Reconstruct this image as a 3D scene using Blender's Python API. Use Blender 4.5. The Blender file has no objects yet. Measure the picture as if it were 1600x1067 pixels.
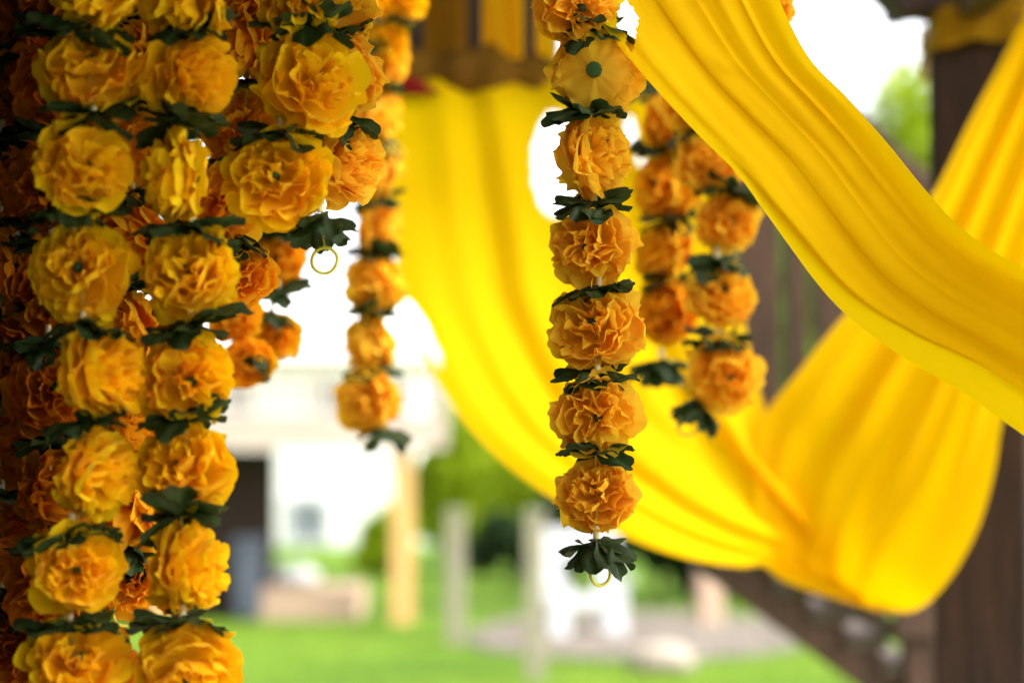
import bpy, bmesh, math, random
import numpy as np
from mathutils import Vector, Matrix, Euler, noise

S = bpy.context.scene
C = S.collection
R = math.radians
rnd = random.Random(11)

# ------------------------------------------------------------------ camera
CAM = Vector((0, 0, 1.5))
TILT = R(3.14)
cd = bpy.data.cameras.new('camera')
cam = bpy.data.objects.new('camera', cd)
C.objects.link(cam)
cam.location = CAM
cam.rotation_euler = (R(90) + TILT, 0, 0)
cd.lens = 85
cd.sensor_width = 36
cd.clip_start = 0.05
cd.clip_end = 3000
cd.dof.use_dof = True
cd.dof.focus_distance = 1.97
cd.dof.aperture_fstop = 3.6
cd.dof.aperture_blades = 0
S.camera = cam

# ------------------------------------------------------------------ sky, sun, exposure
SUN_EL, SUN_AZ = R(46), R(112)          # azimuth from +Y (view direction) towards +X
w = bpy.data.worlds.new('World')
S.world = w
w.use_nodes = True
wn, wl = w.node_tree.nodes, w.node_tree.links
wn.clear()
sky = wn.new('ShaderNodeTexSky')
sky.sky_type = 'NISHITA'
sky.sun_disc = False
sky.sun_elevation = SUN_EL
sky.sun_rotation = SUN_AZ
sky.air_density = 1.0
sky.dust_density = 4.0
hs = wn.new('ShaderNodeHueSaturation')    # thin cloud veil: nearly colourless sky
hs.inputs['Saturation'].default_value = 0.16
bg = wn.new('ShaderNodeBackground')
bg.inputs['Strength'].default_value = 0.15
wo = wn.new('ShaderNodeOutputWorld')
wl.new(sky.outputs[0], hs.inputs['Color'])
wl.new(hs.outputs[0], bg.inputs['Color'])
wl.new(bg.outputs[0], wo.inputs['Surface'])

sd = bpy.data.lights.new('sun', 'SUN')
sun = bpy.data.objects.new('sun', sd)
C.objects.link(sun)
sd.energy = 0.9
sd.angle = R(15)
sd.color = (1.0, 0.96, 0.9)
sdir = Vector((math.sin(SUN_AZ) * math.cos(SUN_EL), math.cos(SUN_AZ) * math.cos(SUN_EL), math.sin(SUN_EL)))
sun.rotation_euler = sdir.to_track_quat('Z', 'Y').to_euler()
sun.location = (4, 3, 8)

S.view_settings.view_transform = 'Standard'
S.view_settings.look = 'None'
S.view_settings.gamma = 1
S.view_settings.use_curve_mapping = False
S.view_settings.exposure = 2.27
S.cycles.use_denoising = True
S.cycles.max_bounces = 10
S.cycles.diffuse_bounces = 6
S.cycles.transmission_bounces = 8
S.cycles.transparent_max_bounces = 8

# ------------------------------------------------------------------ helpers
K = 36 / 85 / 1600
FW = Vector((0, math.cos(TILT), math.sin(TILT)))
UP = Vector((0, -math.sin(TILT), math.cos(TILT)))
RT = Vector((1, 0, 0))


def at(x, y, D):
    """a point of the place: bearing read off the photograph (1600x1067), D metres away"""
    return CAM + D * (FW + RT * ((x - 800) * K) + UP * ((533.5 - y) * K))


def ground_at(x, y, z=0.0):
    d = FW + RT * ((x - 800) * K) + UP * ((533.5 - y) * K)
    t = (z - CAM.z) / d.z
    return CAM + d * t


def nodes_of(name):
    m = bpy.data.materials.new(name)
    m.use_nodes = True
    return m, m.node_tree.nodes, m.node_tree.links


def ramp_noise(n, l, scale, c1, c2, detail=5, lo=0.35, hi=0.65, rough=0.6, vec=None, coords='Object'):
    tc = n.new('ShaderNodeTexCoord')
    t = n.new('ShaderNodeTexNoise')
    t.inputs['Scale'].default_value = scale
    t.inputs['Detail'].default_value = detail
    t.inputs['Roughness'].default_value = rough
    if vec:
        mp = n.new('ShaderNodeMapping')
        mp.inputs['Scale'].default_value = vec
        l.new(tc.outputs[coords], mp.inputs[0])
        l.new(mp.outputs[0], t.inputs['Vector'])
    else:
        l.new(tc.outputs[coords], t.inputs['Vector'])
    r = n.new('ShaderNodeValToRGB')
    r.color_ramp.elements[0].position = lo
    r.color_ramp.elements[1].position = hi
    r.color_ramp.elements[0].color = (*c1, 1)
    r.color_ramp.elements[1].color = (*c2, 1)
    l.new(t.outputs[0], r.inputs[0])
    return t, r


def solid(name, c1, c2=None, scale=8, rough=0.7, bump=0.0, bscale=60, vec=None, spec=0.3, bdist=0.002, metallic=0):
    m, n, l = nodes_of(name)
    b = n['Principled BSDF']
    b.inputs['Roughness'].default_value = rough
    b.inputs['Specular IOR Level'].default_value = spec
    b.inputs['Metallic'].default_value = metallic
    c2 = c2 or tuple(c * 0.75 for c in c1)
    t, r = ramp_noise(n, l, scale, c2, c1, vec=vec)
    l.new(r.outputs[0], b.inputs['Base Color'])
    if bump:
        bt, br = ramp_noise(n, l, bscale, (0, 0, 0), (1, 1, 1), vec=vec)
        bp = n.new('ShaderNodeBump')
        bp.inputs['Strength'].default_value = bump
        bp.inputs['Distance'].default_value = bdist
        l.new(br.outputs[0], bp.inputs['Height'])
        l.new(bp.outputs[0], b.inputs['Normal'])
    return m


def cloth(name, c1, c2, trans=0.45, tcol=None, scale=14, weave=900, bump=0.15, rough=0.8, spec=0.15, vary=0.0, sheen=0.0,
          alpha=1.0):
    """thin woven fabric: reflects on one side and lets light through to the other"""
    m, n, l = nodes_of(name)
    b = n['Principled BSDF']
    out = n['Material Output']
    b.inputs['Roughness'].default_value = rough
    b.inputs['Specular IOR Level'].default_value = spec
    if sheen:
        b.inputs['Sheen Weight'].default_value = sheen
    t, r = ramp_noise(n, l, scale, c1, c2, detail=4)
    col = r.outputs[0]
    if vary:
        oi = n.new('ShaderNodeObjectInfo')
        mr = n.new('ShaderNodeMapRange')
        mr.inputs['To Min'].default_value = 0.5 - vary * 0.03
        mr.inputs['To Max'].default_value = 0.5 + vary * 0.03
        l.new(oi.outputs['Random'], mr.inputs[0])
        mv = n.new('ShaderNodeMapRange')
        mv.inputs['To Min'].default_value = 1 - vary * 0.35
        mv.inputs['To Max'].default_value = 1.0
        ml = n.new('ShaderNodeMath')
        ml.operation = 'FRACT'
        m2 = n.new('ShaderNodeMath')
        m2.operation = 'MULTIPLY'
        m2.inputs[1].default_value = 7.31
        l.new(oi.outputs['Random'], m2.inputs[0])
        l.new(m2.outputs[0], ml.inputs[0])
        l.new(ml.outputs[0], mv.inputs[0])
        hv = n.new('ShaderNodeHueSaturation')
        l.new(mr.outputs[0], hv.inputs['Hue'])
        l.new(mv.outputs[0], hv.inputs['Value'])
        l.new(col, hv.inputs['Color'])
        col = hv.outputs[0]
    l.new(col, b.inputs['Base Color'])
    tc = n.new('ShaderNodeTexCoord')
    wv = n.new('ShaderNodeTexNoise')
    wv.inputs['Scale'].default_value = weave
    wv.inputs['Detail'].default_value = 2
    l.new(tc.outputs['Object'], wv.inputs['Vector'])
    bp = n.new('ShaderNodeBump')
    bp.inputs['Strength'].default_value = bump
    bp.inputs['Distance'].default_value = 0.0006
    l.new(wv.outputs[0], bp.inputs['Height'])
    l.new(bp.outputs[0], b.inputs['Normal'])
    tr = n.new('ShaderNodeBsdfTranslucent')
    if tcol:
        mx = n.new('ShaderNodeMixRGB')
        mx.blend_type = 'MULTIPLY'
        mx.inputs[0].default_value = 1
        mx.inputs[2].default_value = (*tcol, 1)
        l.new(col, mx.inputs[1])
        l.new(mx.outputs[0], tr.inputs['Color'])
    else:
        l.new(col, tr.inputs['Color'])
    l.new(bp.outputs[0], tr.inputs['Normal'])
    ms = n.new('ShaderNodeMixShader')
    ms.inputs[0].default_value = trans
    l.new(b.outputs[0], ms.inputs[1])
    l.new(tr.outputs[0], ms.inputs[2])
    last = ms
    if alpha < 1:
        tp = n.new('ShaderNodeBsdfTransparent')
        m3 = n.new('ShaderNodeMixShader')
        m3.inputs[0].default_value = alpha
        l.new(tp.outputs[0], m3.inputs[1])
        l.new(ms.outputs[0], m3.inputs[2])
        last = m3
    l.new(last.outputs[0], out.inputs['Surface'])
    return m


M = {}
M['drape'] = cloth('drape_fabric', (0.84, 0.47, 0.0), (0.88, 0.52, 0.0), trans=0.5, scale=3, weave=1400, bump=0.10, rough=0.7, spec=0.06)
M['drape_near'] = cloth('near_drape_fabric', (0.84, 0.54, 0.0), (0.88, 0.59, 0.0), trans=0.5, scale=3, weave=1400, bump=0.25, rough=0.7, spec=0.05)
M['sheer'] = cloth('sheer_gold_fabric', (0.62, 0.32, 0.01), (0.75, 0.42, 0.015), trans=0.6, scale=5, alpha=0.92)
M['strip_brown'] = cloth('gold_fabric_dimmed', (0.26, 0.10, 0.005), (0.34, 0.13, 0.007), trans=0.45, scale=5)  # gold cloth; light lost in its bunched thickness is put into the colour
M['strip_orange'] = cloth('gold_fabric_half_dimmed', (0.90, 0.40, 0.006), (0.95, 0.46, 0.008), trans=0.75, scale=5)  # same gold cloth, dimmed less, again by colour
M['strip_bright'] = cloth('bright_gold_fabric', (0.92, 0.52, 0.01), (0.95, 0.58, 0.01), trans=0.75, scale=5)
M['sash'] = cloth('brown_sheer_fabric', (0.13, 0.055, 0.004), (0.22, 0.10, 0.006), trans=0.35, scale=5, alpha=0.9)
M['red'] = cloth('red_fabric', (0.16, 0.004, 0.006), (0.22, 0.006, 0.008), trans=0.3)
M['petal_orange'] = cloth('petal_fabric_orange', (1.0, 0.58, 0.022), (1.0, 0.65, 0.045), trans=0.42, vary=0.2, sheen=0.05)
M['petal_amber'] = cloth('petal_fabric_amber', (1.0, 0.57, 0.002), (1.0, 0.67, 0.004), trans=0.36, vary=0.25, sheen=0.05)
M['petal_deep'] = cloth('petal_fabric_deep', (0.98, 0.47, 0.008), (0.99, 0.55, 0.014), trans=0.42, vary=0.3, sheen=0.05)
M['petal_shaded'] = cloth('petal_fabric_shaded', (0.62, 0.17, 0.004), (0.70, 0.22, 0.006), trans=0.4, vary=0.4)  # orange petals with the darkness of the far left put into the colour
M['leaf'] = cloth('leaf_fabric', (0.014, 0.031, 0.006), (0.032, 0.058, 0.011), trans=0.22, scale=60, rough=0.6, vary=0.4, spec=0.3)
M['calyx'] = solid('calyx_plastic', (0.03, 0.075, 0.02), rough=0.5)
M['bead'] = solid('bead_plastic', (0.75, 0.60, 0.30), rough=0.3, spec=0.5)
M['ring'] = solid('ring_plastic', (0.55, 0.50, 0.03), (0.48, 0.42, 0.02), rough=0.35, spec=0.5)
M['thread'] = solid('thread', (0.55, 0.42, 0.08), rough=0.8)
M['thread_pale'] = solid('thread_pale', (0.75, 0.72, 0.6), rough=0.8)
M['wood'] = solid('stained_wood', (0.105, 0.052, 0.034), (0.05, 0.024, 0.017), scale=9, rough=0.65, bump=0.6, bscale=14, vec=(6, 6, 0.6))
M['slat_board'] = solid('pale_slat_boards', (0.50, 0.38, 0.27), (0.40, 0.29, 0.20), scale=5, rough=0.7)  # for the slats added overhead, out of view
M['bounce_board'] = solid('pale_bounce_boards', (0.55, 0.46, 0.36), (0.42, 0.34, 0.26), scale=5, rough=0.7)  # kept pale so the added floor throws light upward
M['wood_dark'] = solid('dark_stained_post', (0.045, 0.018, 0.010), (0.012, 0.006, 0.004), scale=9, rough=0.65, bump=0.6, bscale=14, vec=(6, 6, 0.6))
M['wood_h'] = solid('stained_wood_boards', (0.12, 0.065, 0.045), (0.06, 0.030, 0.022), scale=9, rough=0.65, bump=0.5, bscale=14, vec=(0.8, 6, 6))
M['wood_grey'] = solid('weathered_tread', (0.10, 0.068, 0.050), (0.06, 0.04, 0.03), scale=9, rough=0.7, vec=(0.8, 6, 6))
M['wall_dark'] = solid('dark_stained_siding', (0.030, 0.016, 0.010), (0.018, 0.009, 0.006), scale=7, rough=0.75, bump=0.4, vec=(0.7, 0.7, 8))
M['cream_wood'] = solid('new_timber', (0.60, 0.34, 0.13), (0.48, 0.26, 0.09), scale=6, rough=0.7, vec=(8, 8, 0.6))
M['grey_wood'] = solid('weathered_timber', (0.26, 0.235, 0.16), (0.18, 0.16, 0.11), scale=6, rough=0.8, vec=(8, 8, 0.6))
M['tan_wood'] = solid('tan_timber', (0.45, 0.31, 0.22), (0.32, 0.22, 0.15), scale=6, rough=0.8, vec=(8, 8, 0.6))
M['white'] = solid('white_paint', (0.50, 0.50, 0.51), (0.44, 0.44, 0.45), scale=3, rough=0.5)
M['siding'] = solid('white_siding', (0.78, 0.76, 0.74), (0.70, 0.68, 0.66), scale=2, rough=0.6)
M['deck_white'] = solid('blush_painted_deck', (0.44, 0.35, 0.29), (0.38, 0.30, 0.25), scale=2, rough=0.6)
M['roof'] = solid('grey_shingle', (0.16, 0.15, 0.15), (0.10, 0.095, 0.09), scale=4, rough=0.9)
M['glass'] = solid('window_glass', (0.10, 0.12, 0.15), (0.07, 0.09, 0.12), scale=1, rough=0.08, spec=0.8)
M['bin'] = solid('slate_plastic', (0.075, 0.085, 0.115), (0.055, 0.065, 0.09), scale=4, rough=0.45)
M['stone'] = solid('pale_stone', (0.36, 0.30, 0.24), (0.24, 0.20, 0.16), scale=9, rough=0.9, bump=0.6, bscale=20, bdist=0.02)
M['stone_white'] = solid('white_stone', (0.42, 0.41, 0.39), (0.34, 0.33, 0.31), scale=9, rough=0.9, bump=0.5, bscale=20, bdist=0.02)
M['bark'] = solid('bark', (0.10, 0.07, 0.045), (0.05, 0.035, 0.022), scale=10, rough=0.9, bump=0.6, bdist=0.02, vec=(4, 4, 0.6))
M['spot_white'] = solid('bright_spot_white', (0.85, 0.85, 0.83), (0.8, 0.8, 0.78), rough=0.3)


def leafmat(name, c1, c2):
    return cloth(name, c1, c2, trans=0.35, scale=1.3, weave=20, vary=0.0, rough=0.6)


M['crown_bright'] = leafmat('bright_leaves', (0.20, 0.29, 0.006), (0.34, 0.43, 0.010))
M['crown_mid'] = leafmat('mid_leaves', (0.07, 0.13, 0.008), (0.15, 0.23, 0.012))
M['crown_dark'] = leafmat('dark_leaves', (0.018, 0.042, 0.012), (0.04, 0.075, 0.02))


def tag(o, label=None, cat=None, group=None, kind=None):
    if label:
        o['label'] = label
    if cat:
        o['category'] = cat
    if group:
        o['group'] = group
    if kind:
        o['kind'] = kind
    return o


def empty(name, loc, rz=0.0):
    o = bpy.data.objects.new(name, None)
    o.empty_display_size = 0.05
    o.location = loc
    o.rotation_euler = (0, 0, rz)
    C.objects.link(o)
    return o


def link(name, me, parent=None, loc=None, rot=None, scale=None):
    o = bpy.data.objects.new(name, me)
    C.objects.link(o)
    if parent is not None:
        o.parent = parent
    if loc is not None:
        o.location = loc
    if rot is not None:
        o.rotation_euler = rot
    if scale is not None:
        o.scale = scale
    return o


def mesh_of(name, verts, faces, mat, smooth=True):
    me = bpy.data.meshes.new(name)
    me.from_pydata([tuple(v) for v in verts], [], faces)
    me.materials.append(mat)
    if smooth:
        me.polygons.foreach_set('use_smooth', [True] * len(me.polygons))
    me.update()
    return me


def box_bm(bm, size, loc=(0, 0, 0), rot=None, bevel=0.0):
    t = bmesh.new()
    bmesh.ops.create_cube(t, size=1)
    bmesh.ops.scale(t, vec=size, verts=t.verts)
    if bevel:
        bmesh.ops.bevel(t, geom=t.edges[:], offset=bevel, segments=2, profile=0.5, affect='EDGES')
    if rot is not None:
        bmesh.ops.rotate(t, cent=(0, 0, 0), matrix=rot, verts=t.verts)
    bmesh.ops.translate(t, vec=loc, verts=t.verts)
    tmp = bpy.data.meshes.new('t')
    t.to_mesh(tmp)
    t.free()
    bm.from_mesh(tmp)
    bpy.data.meshes.remove(tmp)


def box(name, size, loc, mat, parent=None, rot=None, bevel=0.004):
    bm = bmesh.new()
    box_bm(bm, size, (0, 0, 0), rot.to_matrix() if isinstance(rot, Euler) else rot, bevel)
    me = bpy.data.meshes.new(name)
    bm.to_mesh(me)
    bm.free()
    me.materials.append(mat)
    return link(name, me, parent, loc)


def beam_between(name, a, b, wd, ht, mat, parent=None, bevel=0.004, roll=0.0):
    """a sawn timber from a to b (local coordinates of the parent)"""
    a, b = Vector(a), Vector(b)
    d = b - a
    bm = bmesh.new()
    box_bm(bm, (d.length, wd, ht), (0, 0, 0), None, bevel)
    me = bpy.data.meshes.new(name)
    x = d.normalized()
    upv = Vector((0, 0, 1)) if abs(x.z) < 0.95 else Vector((0, 1, 0))
    y = upv.cross(x).normalized()
    z = x.cross(y)
    mt = Matrix((x, y, z)).transposed() @ Matrix.Rotation(roll, 3, 'X')
    bmesh.ops.rotate(bm, cent=(0, 0, 0), matrix=mt, verts=bm.verts)
    bm.to_mesh(me)
    bm.free()
    me.materials.append(mat)
    return link(name, me, parent, (a + b) / 2)


def tube_mesh(name, pts, rad, mat, seg=6, closed=False):
    pts = [Vector(p) for p in pts]
    n = len(pts)
    vs, fs = [], []
    for i, p in enumerate(pts):
        a = pts[(i - 1) % n] if (closed or i > 0) else pts[i]
        b = pts[(i + 1) % n] if (closed or i < n - 1) else pts[i]
        t = (b - a).normalized()
        ref = Vector((0, 1, 0)) if abs(t.y) < 0.9 else Vector((1, 0, 0))
        u = t.cross(ref).normalized()
        v = t.cross(u)
        r = rad[i] if isinstance(rad, (list, tuple)) else rad
        for k in range(seg):
            an = 2 * math.pi * k / seg
            vs.append(p + (u * math.cos(an) + v * math.sin(an)) * r)
    m = n if closed else n - 1
    for i in range(m):
        j = (i + 1) % n
        for k in range(seg):
            q = (k + 1) % seg
            fs.append((i * seg + k, i * seg + q, j * seg + q, j * seg + k))
    return mesh_of(name, vs, fs, mat)


def blob_mesh(name, size, mat, seed=0, sub=3, amp=0.18, flat=True):
    bm = bmesh.new()
    bmesh.ops.create_icosphere(bm, subdivisions=sub, radius=0.5)
    for v in bm.verts:
        nz = noise.fractal(v.co * 2.2 + Vector((seed * 3.1, 0, 0)), 1.0, 2.0, 3)
        v.co *= 1 + amp * nz
        v.co.x *= size[0]
        v.co.y *= size[1]
        v.co.z *= size[2]
    me = bpy.data.meshes.new(name)
    bm.to_mesh(me)
    bm.free()
    me.materials.append(mat)
    me.polygons.foreach_set('use_smooth', [True] * len(me.polygons))
    return me


# ------------------------------------------------------------------ the setting: lawn, gravel
def lawn():
    m, n, l = nodes_of('lawn_grass')
    b = n['Principled BSDF']
    b.inputs['Roughness'].default_value = 0.9
    b.inputs['Specular IOR Level'].default_value = 0.1
    t, r = ramp_noise(n, l, 0.45, (0.055, 0.125, 0.006), (0.115, 0.19, 0.010), detail=8)
    t2, r2 = ramp_noise(n, l, 6, (0.8, 0.8, 0.8), (1.1, 1.1, 1.1), detail=6)
    mx = n.new('ShaderNodeMixRGB')
    mx.blend_type = 'MULTIPLY'
    mx.inputs[0].default_value = 1
    l.new(r.outputs[0], mx.inputs[1])
    l.new(r2.outputs[0], mx.inputs[2])
    l.new(mx.outputs[0], b.inputs['Base Color'])
    M['lawn'] = m
    vs, fs = [], []
    xs = [-900, -300, -120] + [x for x in range(-60, 61, 4)] + [120, 300, 900]
    ys = [-60, -20] + [y for y in range(0, 90, 3)] + [120, 200, 400, 900]
    for y in ys:
        for x in xs:
            z = 0.0
            if y > 12:
                z = 0.12 * noise.noise(Vector((x * 0.06, y * 0.06, 0))) * min(1, (y - 12) / 15)
                z += 0.9 * max(0, min(1, (y - 42) / 60)) ** 2 * (1.0 if x < 10 else 0.6) + min(6, max(0, (y - 110) * 0.01))
            vs.append((x, y, z))
    nx = len(xs)
    for j in range(len(ys) - 1):
        for i in range(nx - 1):
            a = j * nx + i
            fs.append((a, a + 1, a + nx + 1, a + nx))
    o = link('lawn', mesh_of('lawn', vs, fs, m))
    tag(o, kind='structure')


def gz(x, y):
    if y <= 12:
        return 0.0
    return 0.12 * noise.noise(Vector((x * 0.06, y * 0.06, 0))) * min(1, (y - 12) / 15)


lawn()


def grass():
    g = random.Random(5)
    vs, fs = [], []
    for i in range(42000):
        y = 13 + 26 * g.random() ** 1.5
        x = g.uniform(-0.24, 0.24) * y
        h = g.uniform(0.03, 0.07)
        a = g.uniform(0, 6.28)
        wd = 0.006
        z = gz(x, y) - 0.005
        k = len(vs)
        vs += [(x - wd * math.cos(a), y - wd * math.sin(a), z), (x + wd * math.cos(a), y + wd * math.sin(a), z),
               (x + g.uniform(-.02, .02), y + g.uniform(-.02, .02), z + h)]
        fs.append((k, k + 1, k + 2))
    o = link('grass', mesh_of('grass', vs, fs, leafmat('grass_blades', (0.085, 0.14, 0.014), (0.14, 0.20, 0.022)), False))
    tag(o, 'short mown green grass growing all over the lawn', 'grass', kind='stuff')


grass()


def gravel_patch(name, pts_px, mat, label, cat, n_stones=900, z=0.03):
    pts = [ground_at(x, y) for x, y in pts_px]
    cx = sum(p.x for p in pts) / len(pts)
    cy = sum(p.y for p in pts) / len(pts)
    vs = [(p.x, p.y, gz(p.x, p.y) + z) for p in pts] + [(p.x, p.y, -0.2) for p in pts]
    n = len(pts)
    fs = [tuple(range(n))] + [(i, (i + 1) % n, n + (i + 1) % n, n + i) for i in range(n)]
    return vs, fs


# ------------------------------------------------------------------ trees and shrubs
def crown_mesh(name, rx, ry, rz, n, leaf, mat, seed, clumps=14, hang=0.0):
    g = random.Random(seed)
    cl = []
    for i in range(clumps):
        a, e = g.uniform(0, 6.28), math.asin(g.uniform(-0.75, 1))
        q = g.uniform(0.35, 0.78)
        cl.append((Vector((math.cos(a) * math.cos(e) * q * rx, math.sin(a) * math.cos(e) * q * ry, math.sin(e) * q * rz)),
                   g.uniform(0.28, 0.48)))
    vs, fs = [], []
    for i in range(n):
        c, r = g.choice(cl)
        a, e = g.uniform(0, 6.28), math.asin(g.uniform(-1, 1))
        q = r * g.random() ** 0.35
        p = c + Vector((math.cos(a) * math.cos(e) * rx, math.sin(a) * math.cos(e) * ry, math.sin(e) * rz)) * q
        s = leaf * g.uniform(0.6, 1.3)
        mt = Euler((g.uniform(0, 3.1), g.uniform(0, 3.1), g.uniform(0, 6.3))).to_matrix()
        k = len(vs)
        for d in ((-s, 0, 0), (0, -s * 0.45, 0.1 * s), (s, 0, 0), (0, s * 0.45, 0.1 * s)):
            vs.append(p + mt @ Vector(d))
        fs.append((k, k + 1, k + 2, k + 3))
    return mesh_of(name, vs, fs, mat, False)


def tree(loc, trunk_h, trunk_r, rx, rz, mat, label, seed, n=7000, leaf=0.16, name='garden_tree', cat='tree', group=None):
    g = random.Random(seed)
    t = empty(name, loc)
    tag(t, label, cat, group)
    pts = []
    for i in range(7):
        f = i / 6
        pts.append(Vector((g.uniform(-.06, .06) * f * 3, g.uniform(-.06, .06) * f * 3, f * (trunk_h + rz * 0.9) - 0.1)))
    rads = [trunk_r * (1.25 - 1.1 * i / 6) for i in range(7)]
    link('trunk', tube_mesh('trunk', pts, rads, M['bark'], 8), t)
    for k in range(5):
        s = pts[3 + k % 3]
        a = k * 1.3 + g.random()
        e = s + Vector((math.cos(a) * rx * 0.6, math.sin(a) * rx * 0.6, rz * g.uniform(0.2, 0.6)))
        mid = (s + e) / 2 + Vector((0, 0, 0.1 * rz))
        link('limb', tube_mesh('limb', [s, mid, e], [trunk_r * .5, trunk_r * .3, trunk_r * .1], M['bark'], 6), t)
    link('crown', crown_mesh('crown', rx, rx, rz, n, leaf, mat, seed), t, (0, 0, trunk_h + rz * 0.75))
    return t


def shrub(loc, rx, rz, mat, label, seed, n=3000, leaf=0.09, group=None, name='shrub'):
    t = empty(name, loc)
    tag(t, label, 'shrub', group)
    pts = [Vector((0, 0, -0.05)), Vector((0.02, 0.02, rz * 0.6)), Vector((0.05, 0, rz * 1.1))]
    link('stem', tube_mesh('stem', pts, [0.05, 0.03, 0.01], M['bark'], 6), t)
    link('foliage', crown_mesh('foliage', rx, rx * 0.8, rz, n, leaf, mat, seed, 12), t, (0, 0, rz * 0.9))
    return t


def px_shrub(x, ybase, wpx, hpx, mat, label, seed, n=3000, D=None, group=None):
    if D is None:
        p = ground_at(x, ybase)
    else:
        p = at(x, ybase, D)
        p.z = gz(p.x, p.y)
    d = p.y
    return shrub((p.x, p.y, gz(p.x, p.y)), wpx * K * d / 2, hpx * K * d / 1.9, mat, label, seed, n, leaf=0.05 + 0.0022 * d, group=group)


# bright shrubs on the hill in front of the white house, darker growth to the right
px_shrub(612, 862, 120, 120, M['crown_bright'], 'bright lime green shrub just left of the post of the neighbouring deck', 21, 4000, D=36)
px_shrub(735, 905, 190, 260, M['crown_bright'], 'tall light green shrub right of the deck post, behind the slim grey post', 22, 7000, D=38)
px_shrub(690, 880, 120, 190, M['crown_mid'], 'mid green shrub close behind the deck post', 29, 3500, D=41)
px_shrub(835, 910, 200, 240, M['crown_bright'], 'large light green shrub behind the white chair, partly under the yellow drape', 23, 6000, D=36)
px_shrub(800, 925, 130, 110, M['crown_dark'], 'low dark shrub behind the pale front post', 24, 3000, D=33)
px_shrub(900, 940, 170, 190, M['crown_dark'], 'dark shrub directly behind the white chair', 25, 5000, D=32)
px_shrub(1030, 955, 190, 210, M['crown_dark'], 'dark shrub between the white chair and the tan post', 26, 6000, D=29)
px_shrub(1170, 960, 190, 200, M['crown_dark'], 'dark shrub right of the tan post, beside the brown stairs', 27, 6000, D=28)
px_shrub(1290, 960, 200, 200, M['crown_dark'], 'dark shrub seen under the brown stair treads', 28, 5000, D=29)
# trees
tr_px = at(1445, 215, 34)
tree((tr_px.x, tr_px.y, 0), 4.4, 0.16, 1.1, 1.6, M['crown_bright'], 'light green tree top showing against white sky beside the dark post', 31, 5000, 0.13)
p = at(1230, 620, 30)
tree((p.x, p.y, 0), 1.8, 0.15, 1.5, 1.3, M['crown_bright'], 'green tree glimpsed between the balusters of the brown stairs', 32, 5000, 0.14)

p = at(1240, 700, 26)
tree((p.x, p.y, 0), 1.0, 0.12, 1.7, 2.3, M['crown_mid'], 'broad green tree filling the gaps between the brown balusters', 33, 9000, 0.13)

# ------------------------------------------------------------------ neighbouring house and deck
def house():
    y0 = 50.0
    q = K * y0
    x0, x1 = (300 - 800) * q, (648 - 800) * q
    zt = 1.5 + (740 - 560) * q
    t = empty('neighbour_house', ((x0 + x1) / 2, y0, 0))
    tag(t, 'white sided two storey house standing beyond the raised deck', 'house')
    wd = x1 - x0
    zb = -0.3
    wall = box('wall', (wd, 7, zt - zb), (0, 3.5, (zt + zb) / 2), M['siding'], t, bevel=0.01)
    # lap siding on the face we see
    nb = 22
    bd = None
    for i in range(nb):
        z = zb + 0.5 + i * (zt - zb - 0.6) / nb
        if bd is None:
            bm = bmesh.new()
            box_bm(bm, (wd, 0.03, (zt - zb - 0.6) / nb - 0.012), rot=Matrix.Rotation(R(4), 3, 'X'))
            bd = bpy.data.meshes.new('siding_board')
            bm.to_mesh(bd)
            bm.free()
            bd.materials.append(M['siding'])
        link('siding_board', bd, wall, (0, -3.53, z - (zt + zb) / 2))
    # roof
    hw = wd / 2 + 0.5
    vs = [(-hw, -0.5, zt), (hw, -0.5, zt), (hw, 7.5, zt), (-hw, 7.5, zt), (-hw, 3.5, zt + 2.0), (hw, 3.5, zt + 2.0)]
    fs = [(0, 1, 5, 4), (2, 3, 4, 5), (1, 2, 5), (0, 4, 3), (0, 3, 2, 1)]
    link('roof', mesh_of('roof', vs, fs, M['siding'], False), t)

    def window(px, py, wp, hp):
        x = (px - 800) * q - (x0 + x1) / 2
        z = 1.5 + (740 - py) * q
        ww, hh = wp * q, hp * q
        fr = empty_frame('window', ww, hh, M['white'], t, (x, -0.06, z))
        box('pane', (ww - 0.06, 0.02, hh - 0.06), (0, 0.02, 0), M['glass'], fr, bevel=0)
        box('muntin', (0.03, 0.03, hh - 0.06), (0, -0.005, 0), M['white'], fr, bevel=0)
        box('muntin', (ww - 0.06, 0.03, 0.03), (0, -0.008, 0), M['white'], fr, bevel=0)
    window(482, 812, 58, 62)
    window(515, 622, 42, 44)
    window(372, 622, 46, 44)
    window(618, 622, 36, 44)
    return t


def empty_frame(name, ww, hh, mat, parent, loc, b=0.08, dp=0.08):
    bm = bmesh.new()
    box_bm(bm, (ww + 2 * b, dp, b), (0, 0, hh / 2 + b / 2))
    box_bm(bm, (ww + 2 * b, dp, b), (0, 0, -hh / 2 - b / 2))
    box_bm(bm, (b, dp, hh), (-ww / 2 - b / 2, 0, 0))
    box_bm(bm, (b, dp, hh), (ww / 2 + b / 2, 0, 0))
    me = bpy.data.meshes.new(name)
    bm.to_mesh(me)
    bm.free()
    me.materials.append(mat)
    return link(name, me, parent, loc)


house()


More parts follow.
